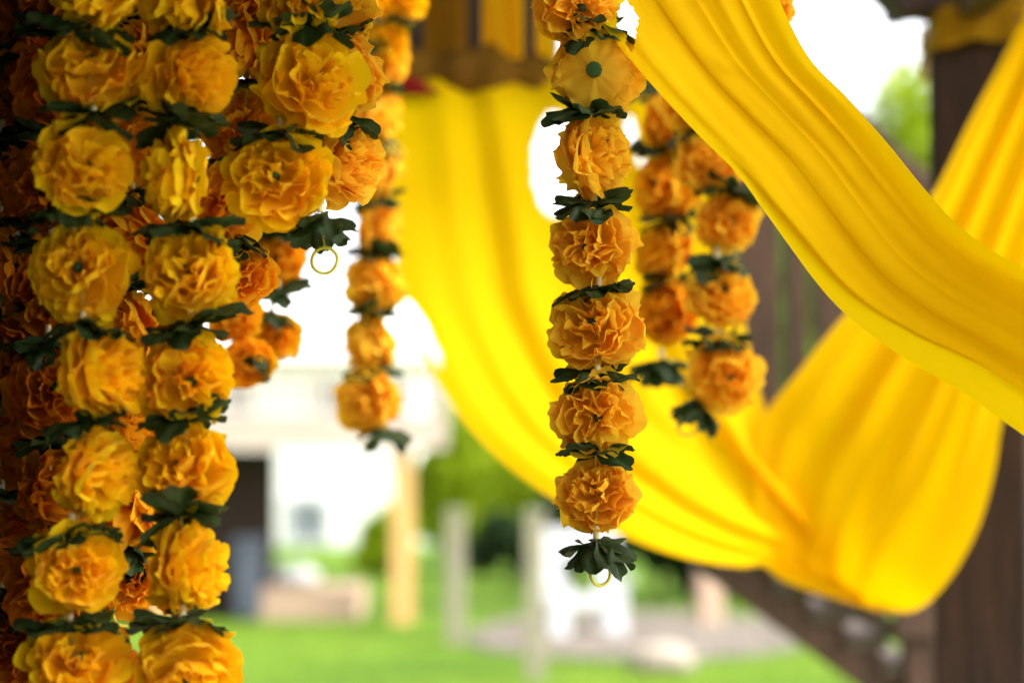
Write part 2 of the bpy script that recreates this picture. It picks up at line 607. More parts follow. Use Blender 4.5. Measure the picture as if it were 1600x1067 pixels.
def neighbour_deck():
    d = 23.6
    q = K * d
    X = lambda px: (px - 800) * q
    Z = lambda py: 1.5 + (740 - py) * q
    t = empty('raised_deck', (X(520), d, 0))
    tag(t, 'pale raised deck with railing on a thick orange timber post', 'deck')
    cx = X(520)
    x0, x1 = X(150), X(698)
    w_, c = x1 - x0, (x0 + x1) / 2 - cx
    box('rim_board', (w_, 0.06, 0.30), (c, 0, Z(700) + 0.15), M['deck_white'], t)
    nb = 14
    bm = bmesh.new()
    box_bm(bm, (w_, 0.13, 0.03), bevel=0.004)
    pl = bpy.data.meshes.new('deck_board')
    bm.to_mesh(pl)
    bm.free()
    pl.materials.append(M['deck_white'])
    for i in range(nb):
        link('deck_board', pl, t, (c, 0.05 + i * 0.14, Z(700) + 0.32))
    zt = Z(700) + 0.335
    rh = 0.72
    box('top_rail', (w_, 0.09, 0.05), (c, 0.02, zt + rh), M['deck_white'], t)
    box('bottom_rail', (w_, 0.05, 0.05), (c, 0.02, zt + 0.10), M['deck_white'], t)
    nbal = 26
    bal = None
    for i in range(nbal):
        x = c - w_ / 2 + (i + 0.5) * w_ / nbal
        if bal is None:
            o = box('baluster', (0.045, 0.045, rh - 0.15), (x, 0.02, zt + 0.125 + (rh - 0.15) / 2), M['deck_white'], t, bevel=0)
            bal = o.data
        else:
            link('baluster', bal, t, (x, 0.02, zt + 0.125 + (rh - 0.15) / 2))
    for px in (628, 250):
        o = box('post', (0.20, 0.20, Z(700) + 0.1), (X(px) - cx, 0.14, Z(700) / 2 - 0.05), M['cream_wood'], t, bevel=0.01)
        tag(o, 'thick orange timber post')
    box('newel', (0.10, 0.10, rh + 0.1), (x1 - cx - 0.05, 0.02, zt + rh / 2), M['deck_white'], t)
    # plain dark panel under the far left of the deck
    sk = box('under_deck_panel', (X(412) - X(120), 0.08, Z(700) + 0.2), ((X(412) + X(120)) / 2 - cx, 1.2, Z(700) / 2 - 0.1), M['wall_dark'], t)


neighbour_deck()


def bin_(px, pyb, wpx, hpx):
    p = ground_at(px, pyb)
    q = K * p.y
    w_, h = wpx * q, hpx * q
    t = empty('wheeled_bin', (p.x, p.y, gz(p.x, p.y)))
    tag(t, 'slate grey wheeled bin standing in the dark under the deck', 'bin')
    bm = bmesh.new()
    bmesh.ops.create_cube(bm, size=1)
    for v in bm.verts:
        s = 0.82 if v.co.z < 0 else 1.0
        v.co = Vector((v.co.x * w_ * s, v.co.y * w_ * s * 1.1, v.co.z * h * 0.88))
    bmesh.ops.bevel(bm, geom=bm.edges[:], offset=0.02, segments=2, affect='EDGES')
    me = bpy.data.meshes.new('body')
    bm.to_mesh(me)
    bm.free()
    me.materials.append(M['bin'])
    link('body', me, t, (0, 0, h * 0.48))
    box('lid', (w_ * 1.06, w_ * 1.2, 0.05), (0, 0, h * 0.945), M['bin'], t, Euler((R(4), 0, 0)), 0.015)
    box('handle', (w_ * 0.8, 0.04, 0.04), (0, w_ * 0.66, h * 0.9), M['bin'], t, bevel=0.01)
    for s in (-1, 1):
        pts = [(s * w_ * 0.40, w_ * 0.40 + 0.09 * math.cos(a), 0.10 + 0.09 * math.sin(a)) for a in np.linspace(0, 6.28, 13)[:-1]]
        link('wheel', tube_mesh('wheel', pts, 0.022, M['bin'], 6, True), t)


bin_(388, 978, 46, 132)


def low_platform():
    p = ground_at(476, 978)
    q = K * p.y
    t = empty('timber_platform', (p.x, p.y, gz(p.x, p.y)))
    tag(t, 'low brown timber platform on the lawn beneath the raised deck', 'platform')
    w_ = 165 * q
    for i in range(7):
        box('plank', (w_, 0.20, 0.035), (0, 0.12 + i * 0.215, 0.30), M['tan_wood'], t)
    box('front_board', (w_, 0.04, 0.28), (0, 0, 0.14), M['tan_wood'], t)
    for s in (-1, 1):
        box('side_board', (0.04, 1.5, 0.28), (s * (w_ / 2 - 0.02), 0.78, 0.14), M['tan_wood'], t)
    # white covered bundle on it
    b = link('cushion_bundle', blob_mesh('cushion_bundle', (76 * q, 0.42, 38 * q), M['white'], 4, 3, 0.10),
             None, (p.x + (455 - 476) * q, p.y + 0.5, gz(p.x, p.y) + 0.318 + 17 * q))
    tag(b, 'rounded white bundle lying on the low timber platform', 'bundle')


low_platform()


def post(px, y0, y1, wpx, mat, label, cap=True):
    p = ground_at(px, y1)
    q = K * p.y
    h = (y1 - y0) * q
    w_ = wpx * q
    t = empty('wooden_post', (p.x, p.y, gz(p.x, p.y)), rnd.uniform(-.2, .2))
    tag(t, label, 'post', 'posts standing round the gravel seating area')
    box('shaft', (w_, w_, h - 0.03), (0, 0, (h - 0.03) / 2 - 0.02), mat, t, bevel=0.01)
    box('cap', (w_ * 1.15, w_ * 1.15, 0.05), (0, 0, h - 0.03), mat, t, bevel=0.015)


post(711, 802, 1012, 27, M['grey_wood'], 'slim weathered grey post standing alone on the lawn right of the deck')
post(836, 800, 1062, 30, M['grey_wood'], 'pale weathered post in front of the left arm of the white chair')
post(1108, 872, 990, 36, M['tan_wood'], 'short tan post standing right of the white chair')


def white_chair():
    p = ground_at(912, 1003)
    q = K * p.y
    t = empty('garden_chair', (p.x, p.y, gz(p.x, p.y)), R(8))
    tag(t, 'white slatted wooden garden chair at the gravel patch', 'chair')
    W = 118 * q
    H = 170 * q
    for i in range(5):
        o = box('back_slat', (W / 5 - 0.012, 0.025, 48 * q), (-W / 2 + (i + .5) * W / 5, 0.20 + 0.02, H - 25 * q), M['white'], t)
    for s in (-1, 1):
        box('back_post', (0.17, 0.05, H - 0.05), (s * (W / 2 - 0.085), 0.25, H / 2 - 0.03), M['white'], t)
        box('front_leg', (0.17, 0.05, 90 * q), (s * (W / 2 - 0.085), -0.25, 45 * q), M['white'], t)
        box('armrest', (0.11, 0.62, 0.03), (s * (W / 2 + 0.0), -0.03, 92 * q), M['white'], t)
    for i in range(5):
        box('seat_slat', (W, 0.085, 0.03), (0, -0.22 + i * 0.095, 55 * q), M['white'], t)
    box('apron', (W, 0.03, 22 * q), (0, -0.28, 60 * q), M['white'], t)


white_chair()


def gravel():
    pts = []
    c = ground_at(1000, 1005)
    for i in range(28):
        a = 2 * math.pi * i / 28
        x = 1000 + 270 * math.cos(a) * (1 + 0.06 * math.sin(3 * a))
        y = 1003 + 34 * math.sin(a)
        g = ground_at(x, y)
        pts.append(g)
    n = len(pts)
    vs = [(p.x, p.y, gz(p.x, p.y) + 0.03) for p in pts] + [(p.x, p.y, -0.2) for p in pts] + [(c.x, c.y, gz(c.x, c.y) + 0.03)]
    fs = [(i, (i + 1) % n, 2 * n) for i in range(n)] + [(i, n + i, n + (i + 1) % n, (i + 1) % n) for i in range(n)]
    m = solid('gravel_bed', (0.19, 0.165, 0.135), (0.10, 0.09, 0.07), scale=14, rough=0.95, bump=0.8, bscale=30, bdist=0.02)
    o = link('gravel_path', mesh_of('gravel_path', vs, fs, m, False))
    tag(o, kind='structure')
    # loose gravel lying on it: one mass
    g = random.Random(8)
    vs, fs = [], []
    for i in range(2600):
        a, r = g.uniform(0, 6.28), math.sqrt(g.random())
        x = 1000 + 262 * r * math.cos(a)
        y = 1003 + 32 * r * math.sin(a)
        pp = ground_at(x, y)
        s = g.uniform(0.02, 0.05)
        z = gz(pp.x, pp.y) + 0.03
        k = len(vs)
        vs += [(pp.x - s, pp.y, z), (pp.x, pp.y - s, z), (pp.x + s, pp.y, z), (pp.x, pp.y + s, z), (pp.x, pp.y, z + s * .9)]
        fs += [(k, k + 1, k + 4), (k + 1, k + 2, k + 4), (k + 2, k + 3, k + 4), (k + 3, k, k + 4)]
    o = link('gravel', mesh_of('gravel', vs, fs, solid('loose_gravel', (0.21, 0.18, 0.15), (0.12, 0.10, 0.08), scale=5, rough=0.95), False))
    tag(o, 'loose grey beige gravel spread round the white chair', 'gravel', kind='stuff')


gravel()


def rock(px, py, wpx, hpx, mat, label, seed):
    p = ground_at(px, py)
    q = K * p.y
    o = link('rock', blob_mesh('rock', (wpx * q, wpx * q * 0.8, hpx * q * 1.25), mat, seed), None, (p.x, p.y, gz(p.x, p.y) + hpx * q * 0.45))
    tag(o, label, 'rock')


rock(1035, 1052, 100, 44, M['stone'], 'cream coloured rock on the near edge of the gravel', 1)
rock(1240, 1003, 60, 46, M['stone_white'], 'roundish white rock at the foot of the brown stairs', 2)


def globe(px, py, rpx, label):
    p = ground_at(px, 872)
    q = K * p.y
    z = 1.5 + (740 - py) * q
    t = empty('bright_spot_ball', (p.x, p.y, 0))  # stands in for a blurred bright spot of unknown source
    tag(t, label, 'bright spot')
    link('stake', tube_mesh('stake', [(0, 0, -0.1), (0, 0, z)], 0.03, M['bin'], 6), t)
    bm = bmesh.new()
    bmesh.ops.create_uvsphere(bm, u_segments=20, v_segments=12, radius=rpx * q)
    me = bpy.data.meshes.new('spot_ball')
    bm.to_mesh(me)
    bm.free()
    me.materials.append(M['spot_white'])
    me.polygons.foreach_set('use_smooth', [True] * len(me.polygons))
    link('spot_ball', me, t, (0, 0, z))


globe(672, 842, 15, 'white ball added for a blurred bright spot beside the deck post')

# ------------------------------------------------------------------ brown stairs at the right
def stairs():
    A = at(1130, 880, 5.7)      # upper end, bottom edge of stringer
    B = at(1640, 1250, 5.66)
    t = empty('wooden_stairs', (B.x, B.y, 0))
    tag(t, 'dark brown wooden stairs with baluster railing descending behind the drapes', 'stairs')
    o = t.location
    inv = lambda v: Vector(v) - Vector(o)
    d = B - A
    perp = Vector((-d.y, d.x, 0)).normalized()
    if perp.y < 0:
        perp = -perp
    # stringers
    for k in (0, 1):
        off = perp * (0.80 * k)
        beam_between('stringer', inv(A + off), inv(B + off), 0.045, 0.09, M['wood'], t)
    # treads
    n = 9
    for i in range(n):
        f = (i + 0.5) / n
        c = A.lerp(B, f) + perp * 0.40 + Vector((0, 0, 0.095))
        dh = Vector((d.x, d.y, 0)).normalized()
        rot = Matrix((dh, perp, Vector((0, 0, 1)))).transposed()
        ob = box('tread', (0.10, 0.88, 0.035), inv(c - dh * 0.05), M['wood_grey'], t, rot)
        ob = box('riser', (0.025, 0.74, 0.06), inv(c - dh * 0.02 - Vector((0, 0, 0.049))), M['wood'], t, rot)
    # rail
    RA, RB = at(1150, 22, 5.7), at(1640, 482, 5.68)
    beam_between('handrail', inv(RA), inv(RB), 0.10, 0.05, M['wood'], t)
    beam_between('top_rail', inv(RA - Vector((0, 0, 0.10))), inv(RB - Vector((0, 0, 0.10))), 0.04, 0.11, M['wood'], t)
    LA, LB = at(1130, 836, 5.7), at(1640, 1120, 5.66)
    beam_between('bottom_rail', inv(LA), inv(LB), 0.09, 0.045, M['wood_grey'], t)
    nb = 8
    for i in range(nb):
        f = (i + 0.5) / nb
        a, b = RA.lerp(RB, f) - Vector((0, 0, 0.1)), LA.lerp(LB, f)
        b = Vector((a.x, a.y, b.z))
        wpl = 0.045 if i % 2 else 0.10
        beam_between('baluster', inv(a), inv(b), wpl, 0.04, M['wood'], t)
    for f in (0.60,):
        a, b = RA.lerp(RB, f), A.lerp(B, f)
        beam_between('newel_post', inv(a + Vector((0, .05, .03))), inv(Vector((a.x, a.y + .05, -0.05))), 0.10, 0.10, M['wood'], t)


stairs()

# ------------------------------------------------------------------ porch: posts, beams, dark wall
def porch_post():
    b = at(1542, 500, 4.0)
    t = empty('porch_post', (b.x, b.y, 0), R(-22))
    tag(t, 'massive dark brown square post wrapped in a golden tie at the top', 'post')
    box('shaft', (0.155, 0.155, 2.64), (0, 0, 1.32), M['wood_dark'], t, bevel=0.006)
    box('base_block', (0.20, 0.20, 0.14), (0, 0, 0.05), M['wood'], t, bevel=0.006)
    # sheer sash wound round the head of the post
    c = at(1530, 55, 4.0)
    vs, fs = [], []
    ns, nv = 64, 10
    for i in range(ns):
        a = 2 * math.pi * i / ns
        rr = 0.098 / max(abs(math.cos(a)), abs(math.sin(a))) ** 0.75 + 0.004 * math.sin(a * 9)
        for j in range(nv):
            v = j / (nv - 1) - 0.5
            z = v * (0.085 + 0.02 * math.sin(a + 1)) + 0.02 * math.sin(a * 1 + 2.5) + 0.003 * math.sin(9 * a + j)
            r2 = rr + 0.004 * math.sin(j * 2.1 + a * 3)
            vs.append((r2 * math.cos(a), r2 * math.sin(a), c.z + z))
    for i in range(ns):
        for j in range(nv - 1):
            q = (i + 1) % ns
            fs.append((i * nv + j, q * nv + j, q * nv + j + 1, i * nv + j + 1))
    o = link('golden_sash', mesh_of('golden_sash', vs, fs, M['sheer']))
    o.location = (b.x, b.y, 0)
    tag(o, 'sheer golden sash wound round the head of the dark post', 'sash')
    # knee brace and header over it
    h = empty('roof_beam', at(1500, -60, 4.05))
    tag(h, 'dark brown roof beam end jutting out above the dark post', 'beam')
    inv = lambda v: Vector(v) - h.location
    beam_between('beam', inv(at(1385, -38, 4.0)), inv(at(2300, -150, 4.2)), 0.09, 0.15, M['wood_dark'], h)
    beam_between('beam_end', inv(at(1352, -62, 4.0)), inv(at(1428, 18, 4.0)), 0.09, 0.055, M['wood_dark'], h)
    beam_between('brace', inv(at(1440, 6, 4.02)), inv(at(1490, 6, 4.02)), 0.085, 0.05, M['wood_dark'], h)


porch_post()


def rear_rail():
    """the beam the rear drape hangs from, with uprights above it"""
    a, b = at(560, 108, 3.95), at(1090, 132, 3.95)
    t = empty('drape_beam', (a + b) / 2)
    tag(t, 'brown horizontal beam with dark uprights holding the rear yellow drape', 'beam')
    inv = lambda v: Vector(v) - t.location
    beam_between('crossbar', inv(a), inv(b), 0.04, 0.052, M['wood_h'], t)
    for px, wp in ((651, 22), (742, 22), (827, 18), (940, 20), (1040, 20)):
        beam_between('upright', inv(at(px, 100, 3.97)), inv(at(px, -220, 3.97)), wp * K * 3.97, 0.03, M['wall_dark'], t)
    beam_between('top_bar', inv(at(560, -225, 3.97)), inv(at(2350, -225, 3.97)), 0.06, 0.08, M['wood_h'], t)
    # sheer gold cloth behind the uprights, dimmed light put into the strip colours
    for (x0, x1, D, lab) in ((600, 742, 4.06, 'brown shadow-toned gold sheer strip nearest the hanging garlands, above the crossbar'),
                             (742, 827, 4.08, 'orange shadow-toned gold sheer strip in the middle above the crossbar'),
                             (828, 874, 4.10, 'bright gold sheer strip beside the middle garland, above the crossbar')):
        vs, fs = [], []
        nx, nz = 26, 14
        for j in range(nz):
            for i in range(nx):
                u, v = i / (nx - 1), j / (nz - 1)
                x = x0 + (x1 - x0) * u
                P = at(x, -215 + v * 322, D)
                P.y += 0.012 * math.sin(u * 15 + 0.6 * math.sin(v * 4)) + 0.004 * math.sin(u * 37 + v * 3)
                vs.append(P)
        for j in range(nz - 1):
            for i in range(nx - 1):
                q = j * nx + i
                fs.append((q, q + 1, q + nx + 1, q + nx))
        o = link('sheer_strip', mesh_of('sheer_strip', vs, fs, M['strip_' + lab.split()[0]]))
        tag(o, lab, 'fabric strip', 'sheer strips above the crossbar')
    # sash wound along the crossbar
    vs, fs = [], []
    nx, ns = 120, 12
    for i in range(nx):
        u = i / (nx - 1)
        P = at(575 + 480 * u, 112 + 20 * u, 3.93)
        rr = 0.034 + 0.006 * math.sin(u * 21) + 0.005 * math.sin(u * 47 + 1) + 0.008 * math.sin(u * 5)
        for k in range(ns):
            a = 2 * math.pi * k / ns
            r2 = rr * (1 + 0.12 * math.sin(3 * a + u * 40))
            vs.append(P + Vector((0, r2 * math.cos(a), r2 * math.sin(a))))
    for i in range(nx - 1):
        for k in range(ns):
            q = (k + 1) % ns
            fs.append((i * ns + k, i * ns + q, (i + 1) * ns + q, (i + 1) * ns + k))
    o = link('crossbar_sash', mesh_of('crossbar_sash', vs, fs, M['sash']))
    tag(o, 'sheer gold brown sash wound along the crossbar over the rear drape', 'sash')
    # little red corner of cloth
    pts = [(598, 103), (612, 108), (640, 118), (690, 146), (660, 149), (598, 150), (585, 130)]
    vs = [at(x, y, 3.86 + 0.004 * (i % 2)) for i, (x, y) in enumerate(pts)] + [at(630, 132, 3.845)]
    vs += [v + Vector((0, 0.003, 0)) for v in vs]
    n = len(pts)
    fs = [(i, (i + 1) % n, n) for i in range(n)] + [(n + 1 + (i + 1) % n, n + 1 + i, n + 1 + n) for i in range(n)]
    fs += [(i, n + 1 + i, n + 1 + (i + 1) % n, (i + 1) % n) for i in range(n)]
    o = link('red_cloth', mesh_of('red_cloth', vs, fs, M['red'], False))
    tag(o, 'small dark red triangle of cloth tucked under the golden sash', 'cloth')


rear_rail()


def porch():
    """dark wall and garland beams on the left; unseen side wall, wing and ceiling added to darken it"""
    # wall of vertical boards, at the far side of the garlands
    t = empty('porch_wall', (-1.0, 2.75, 0))
    tag(t, kind='structure')
    bw = 0.14
    x1 = at(150, 500, 2.75).x
    bm = bmesh.new()
    box_bm(bm, (bw - 0.006, 0.025, 3.0), bevel=0.003)
    me = bpy.data.meshes.new('plank')
    bm.to_mesh(me)
    bm.free()
    me.materials.append(M['wall_dark'])
    for i in range(9):
        link('plank', me, t, (x1 - bw / 2 - i * bw + 1.0, -0.02 + (i % 2) * 0.003, 1.5))
    box('backing', (9 * bw - 0.02, 0.05, 3.0), (x1 - 4.5 * bw + 1.0, 0.03, 1.5), M['wall_dark'], t)
    s = empty('shade_side_wall', (-0.49, 0.85, 0))  # unseen wall, added close by to darken the left garlands
    tag(s, kind='structure')
    for i in range(18):
        box('plank', (0.03, 0.235, 3.0), (0, -2.75 + i * 0.24, 1.5), M['wall_dark'], s)
    wr = empty('shade_wing', (-0.5, 0.95, 0))  # unseen wing, added to keep light from the viewer's side off the left
    tag(wr, kind='structure')
    for i in range(13):
        box('plank', (0.44, 0.03, 0.225), (0.035, 0, 0.12 + i * 0.23), M['wall_dark'], wr)
    c = empty('shade_ceiling', (-0.9, 1.2, 1.985))  # unseen low ceiling, added to darken the garland tops at the left
    tag(c, kind='structure')
    for i in range(9):
        box('plank', (0.12, 3.7, 0.03), (-0.1 + i * 0.125, -0.85, 0.0), M['wall_dark'], c)
    h = empty('garland_beam', at(700, -330, 2.1))
    tag(h, 'brown overhead beams from which the garlands and front drape hang', 'beam')
    inv = lambda v: Vector(v) - h.location
    for D, nm in ((1.72, 'rail'), (1.98, 'rail'), (2.72, 'rail'), (3.08, 'rail')):
        a, b = at(0, 0, D), at(1500, 0, D)
        zz = 2.10 + 0.07 * (D - 1.7)
        beam_between(nm, inv((a.x - 0.3, a.y, 2.22)), inv((b.x + 0.1, b.y, 2.22)), 0.04, 0.04, M['wood_h'], h)
    for x in (-0.55, 0.75):
        beam_between('joist', inv((x, 0.9, 2.262)), inv((x, 4.0, 2.262)), 0.05, 0.04, M['wood_h'], h)


porch()


def rear_roof():
    c = empty('porch_shade_roof', (0.6, 4.2, 2.66))
    tag(c, kind='structure')
    for i in range(22):
        box('plank', (0.135, 1.9, 0.03), (-1.5 + i * 0.14, 0.1, 0.0), M['wood_h'], c)


rear_roof()


def shade_slats():
    """unseen slats added over the viewer and near garlands to thin the light, pale floor to bounce it"""
    c = empty('porch_shade_roof', (0.35, 0.5, 2.33))  # added out of view, spaced to let part of the light through
    tag(c, kind='structure')
    for i in range(19):
        box('slat', (0.07 if i < 13 else 0.125, 4.2, 0.03), (-1.3 + i * 0.14, 0.0, 0.0), M['slat_board'], c)
    f = empty('bounce_floor', (0.2, 0.8, 0.06))  # unseen pale floor, added to bounce light up onto the garlands
    tag(f, kind='structure')
    for i in range(34):
        box('plank', (2.9, 0.138, 0.035), (0, -2.4 + i * 0.142, 0), M['bounce_board'], f)


shade_slats()

# ------------------------------------------------------------------ drapes
def catmull(pts, n):
    P = np.array(pts, float)
    m = len(P)
    out = []
    for k in range(n):
        s = k / (n - 1) * (m - 1)
        i = min(int(s), m - 2)
        f = s - i
        p0, p1, p2, p3 = P[max(i - 1, 0)], P[i], P[i + 1], P[min(i + 2, m - 1)]
        out.append(0.5 * ((2 * p1) + (-p0 + p2) * f + (2 * p0 - 5 * p1 + 4 * p2 - p3) * f * f + (-p0 + 3 * p1 - 3 * p2 + p3) * f ** 3))
    return np.array(out)


def smooth(a, b, x):
    t = np.clip((x - a) / (b - a), 0, 1)
    return t * t * (3 - 2 * t)


def sheet(name, edgeA, edgeB, depth, mat, nu, nv, folds, parent=None, holes=(), side=None):
    """cloth between two edges (pixel bearings); depth(u,v) metres; folds(u,v) metres of relief towards the viewer;
    side(u,v): slip of the cloth across its own width, as a fraction of it (makes pleats lean over)"""
    A, B = catmull(edgeA, nu), catmull(edgeB, nu)
    vs, keep = [], []
    for i in range(nu):
        u = i / (nu - 1)
        for j in range(nv):
            v = j / (nv - 1)
            vv = v + (side(u, v) if side else 0)
            x = A[i][0] * (1 - vv) + B[i][0] * vv
            y = A[i][1] * (1 - vv) + B[i][1] * vv
            vs.append(at(x, y, depth(u, v) - folds(u, v)))
            keep.append(not any(h(x, y) for h in holes))
    fs = []
    for i in range(nu - 1):
        for j in range(nv - 1):
            q = (i * nv + j, i * nv + j + 1, (i + 1) * nv + j + 1, (i + 1) * nv + j)
            if all(keep[k] for k in q):
                fs.append(q)
    me = mesh_of(name, vs, fs, mat)
    return me


def ell(cx, cy, rx, ry, rot=0.0, rag=0.0, seed=0.0):
    c, s = math.cos(rot), math.sin(rot)

    def f(x, y):
        dx, dy = x - cx, y - cy
        if abs(dx) > 220 or abs(dy) > 220:
            return False
        a, b = (dx * c + dy * s) / rx, (-dx * s + dy * c) / ry
        r = math.hypot(a, b)
        if r > 2.2:
            return False
        th = math.atan2(b, a)
        k = 1 + rag * (0.6 * math.sin(5 * th + seed) + 0.5 * math.sin(11 * th + 2 * seed) + 0.4 * math.sin(19 * th))
        return r < k
    return f


def ridge(x, c, w_):
    return math.exp(-((x - c) / w_) ** 2)


def front_drape():
    lower = [(820, -110), (905, -5), (1000, 112), (1085, 205), (1150, 270), (1205, 345), (1300, 470), (1400, 551), (1500, 611), (1600, 680), (1720, 760)]
    upper = [(1165, -130), (1213, -10), (1262, 88), (1322, 152), (1385, 222), (1440, 290), (1490, 345), (1545, 388), (1600, 418), (1680, 455), (1790, 500)]

    def depth(u, v):
        return 2.02 - 0.22 * u + 0.02 * math.sin(math.pi * v) * (0.5 + 0.5 * u)

    st = lambda x, c, w_: 0.5 + 0.5 * math.tanh((x - c) / w_)

    def folds(u, v):
        f = 0.0
        # long rounded folds fanning out
        f += 0.012 * ridge(v, 0.12 + 0.05 * u, 0.12)
        f -= 0.012 * ridge(v, 0.29 + 0.03 * u, 0.09) * (0.4 + 0.6 * u)
        f += 0.014 * ridge(v, 0.43 + 0.03 * u, 0.10)
        f += 0.007 * ridge(v, 0.64 + 0.02 * u, 0.07) * (0.3 + 0.7 * u)
        # creases with an overlapping lip
        f += 0.007 * st(v, 0.52 + 0.012 * math.sin(u * 7) + 0.03 * u, 0.010) * (1 - 0.5 * u)
        f -= 0.009 * st(v, 0.665 + 0.012 * math.sin(u * 5 + 1), 0.035)
        f += 0.010 * ridge(v, 0.71 - 0.05 * u, 0.035) * max(0, 1 - 2.2 * u)
        f += 0.010 * st(v, 0.765 - 0.08 * u, 0.010) * max(0, 1 - 2.0 * u)
        f -= 0.012 * st(v, 0.83 - 0.06 * u, 0.012) * max(0, 1 - 1.3 * u)
        f += 0.006 * ridge(v, 0.93, 0.07)
        # bright hem turned under, opening towards the right
        f -= 0.022 * (1 - st(v, 0.05 + 0.20 * smooth(0.35, 0.9, u), 0.018)) * float(smooth(0.30, 0.5, u))
        f *= 0.30
        # little tension wrinkles
        f += 0.0005 * math.sin(v * 47 + 2 * math.sin(u * 4)) * (1 - 0.7 * u)
        f += 0.0010 * noise.noise(Vector((u * 7, v * 14, 1.3))) + 0.0035 * noise.noise(Vector((u * 2, v * 5, 4.3)))
        # short cross pucker by the stitched crease
        f += 0.003 * math.exp(-((u - 0.20) / 0.02) ** 2 - ((v - 0.5) / 0.06) ** 2)
        return f

    hole = [ell(979, 30, 15, 24, -0.25, 0.16, 1.0), ell(986, 62, 6, 16, 0.1, 0.15, 2)]

    def zfold(v, c, a, w_):
        return a * math.exp(-((v - c) / w_) ** 2)

    def side(u, v):
        # cloth doubled back on itself along three long pleats
        s_ = 0.0
        s_ += zfold(v, 0.53 + 0.012 * math.sin(u * 7) + 0.03 * u, 0.040 * (1 - 0.6 * u), 0.020)
        s_ += zfold(v, 0.775 - 0.08 * u, 0.050 * max(0, 1 - 1.6 * u), 0.022)
        s_ += zfold(v, 0.35 + 0.02 * u, 0.020 * (1 - u), 0.016)
        return s_
    t = empty('front_drape', at(1200, 200, 1.95))
    tag(t, 'wide yellow cloth drape sweeping diagonally in front of the garlands to the edge', 'drape')
    me = sheet('cloth_panel', lower, upper, depth, M['drape_near'], 420, 260, folds, holes=hole, side=side)
    link('cloth_panel', me, t, -Vector(t.location))

    # second thickness of cloth behind, short of the hem
    def hem(u):
        return 0.04 + 0.21 * float(smooth(0.35, 0.9, u))
    la, ub = catmull(lower, 60), catmull(upper, 60)
    mid = [tuple(la[i] * (1 - hem(i / 59)) + ub[i] * hem(i / 59)) for i in range(60)]
    top = [tuple(la[i] * 0.03 + ub[i] * 0.97) for i in range(60)]
    me = sheet('inner_layer', mid, top, lambda u, v: depth(u, v) + 0.012,
               M['drape_near'], 160, 60, lambda u, v: 0.8 * folds(u, hem(u) + v * (0.97 - hem(u))), holes=hole)
    link('inner_layer', me, t, -Vector(t.location))


front_drape()


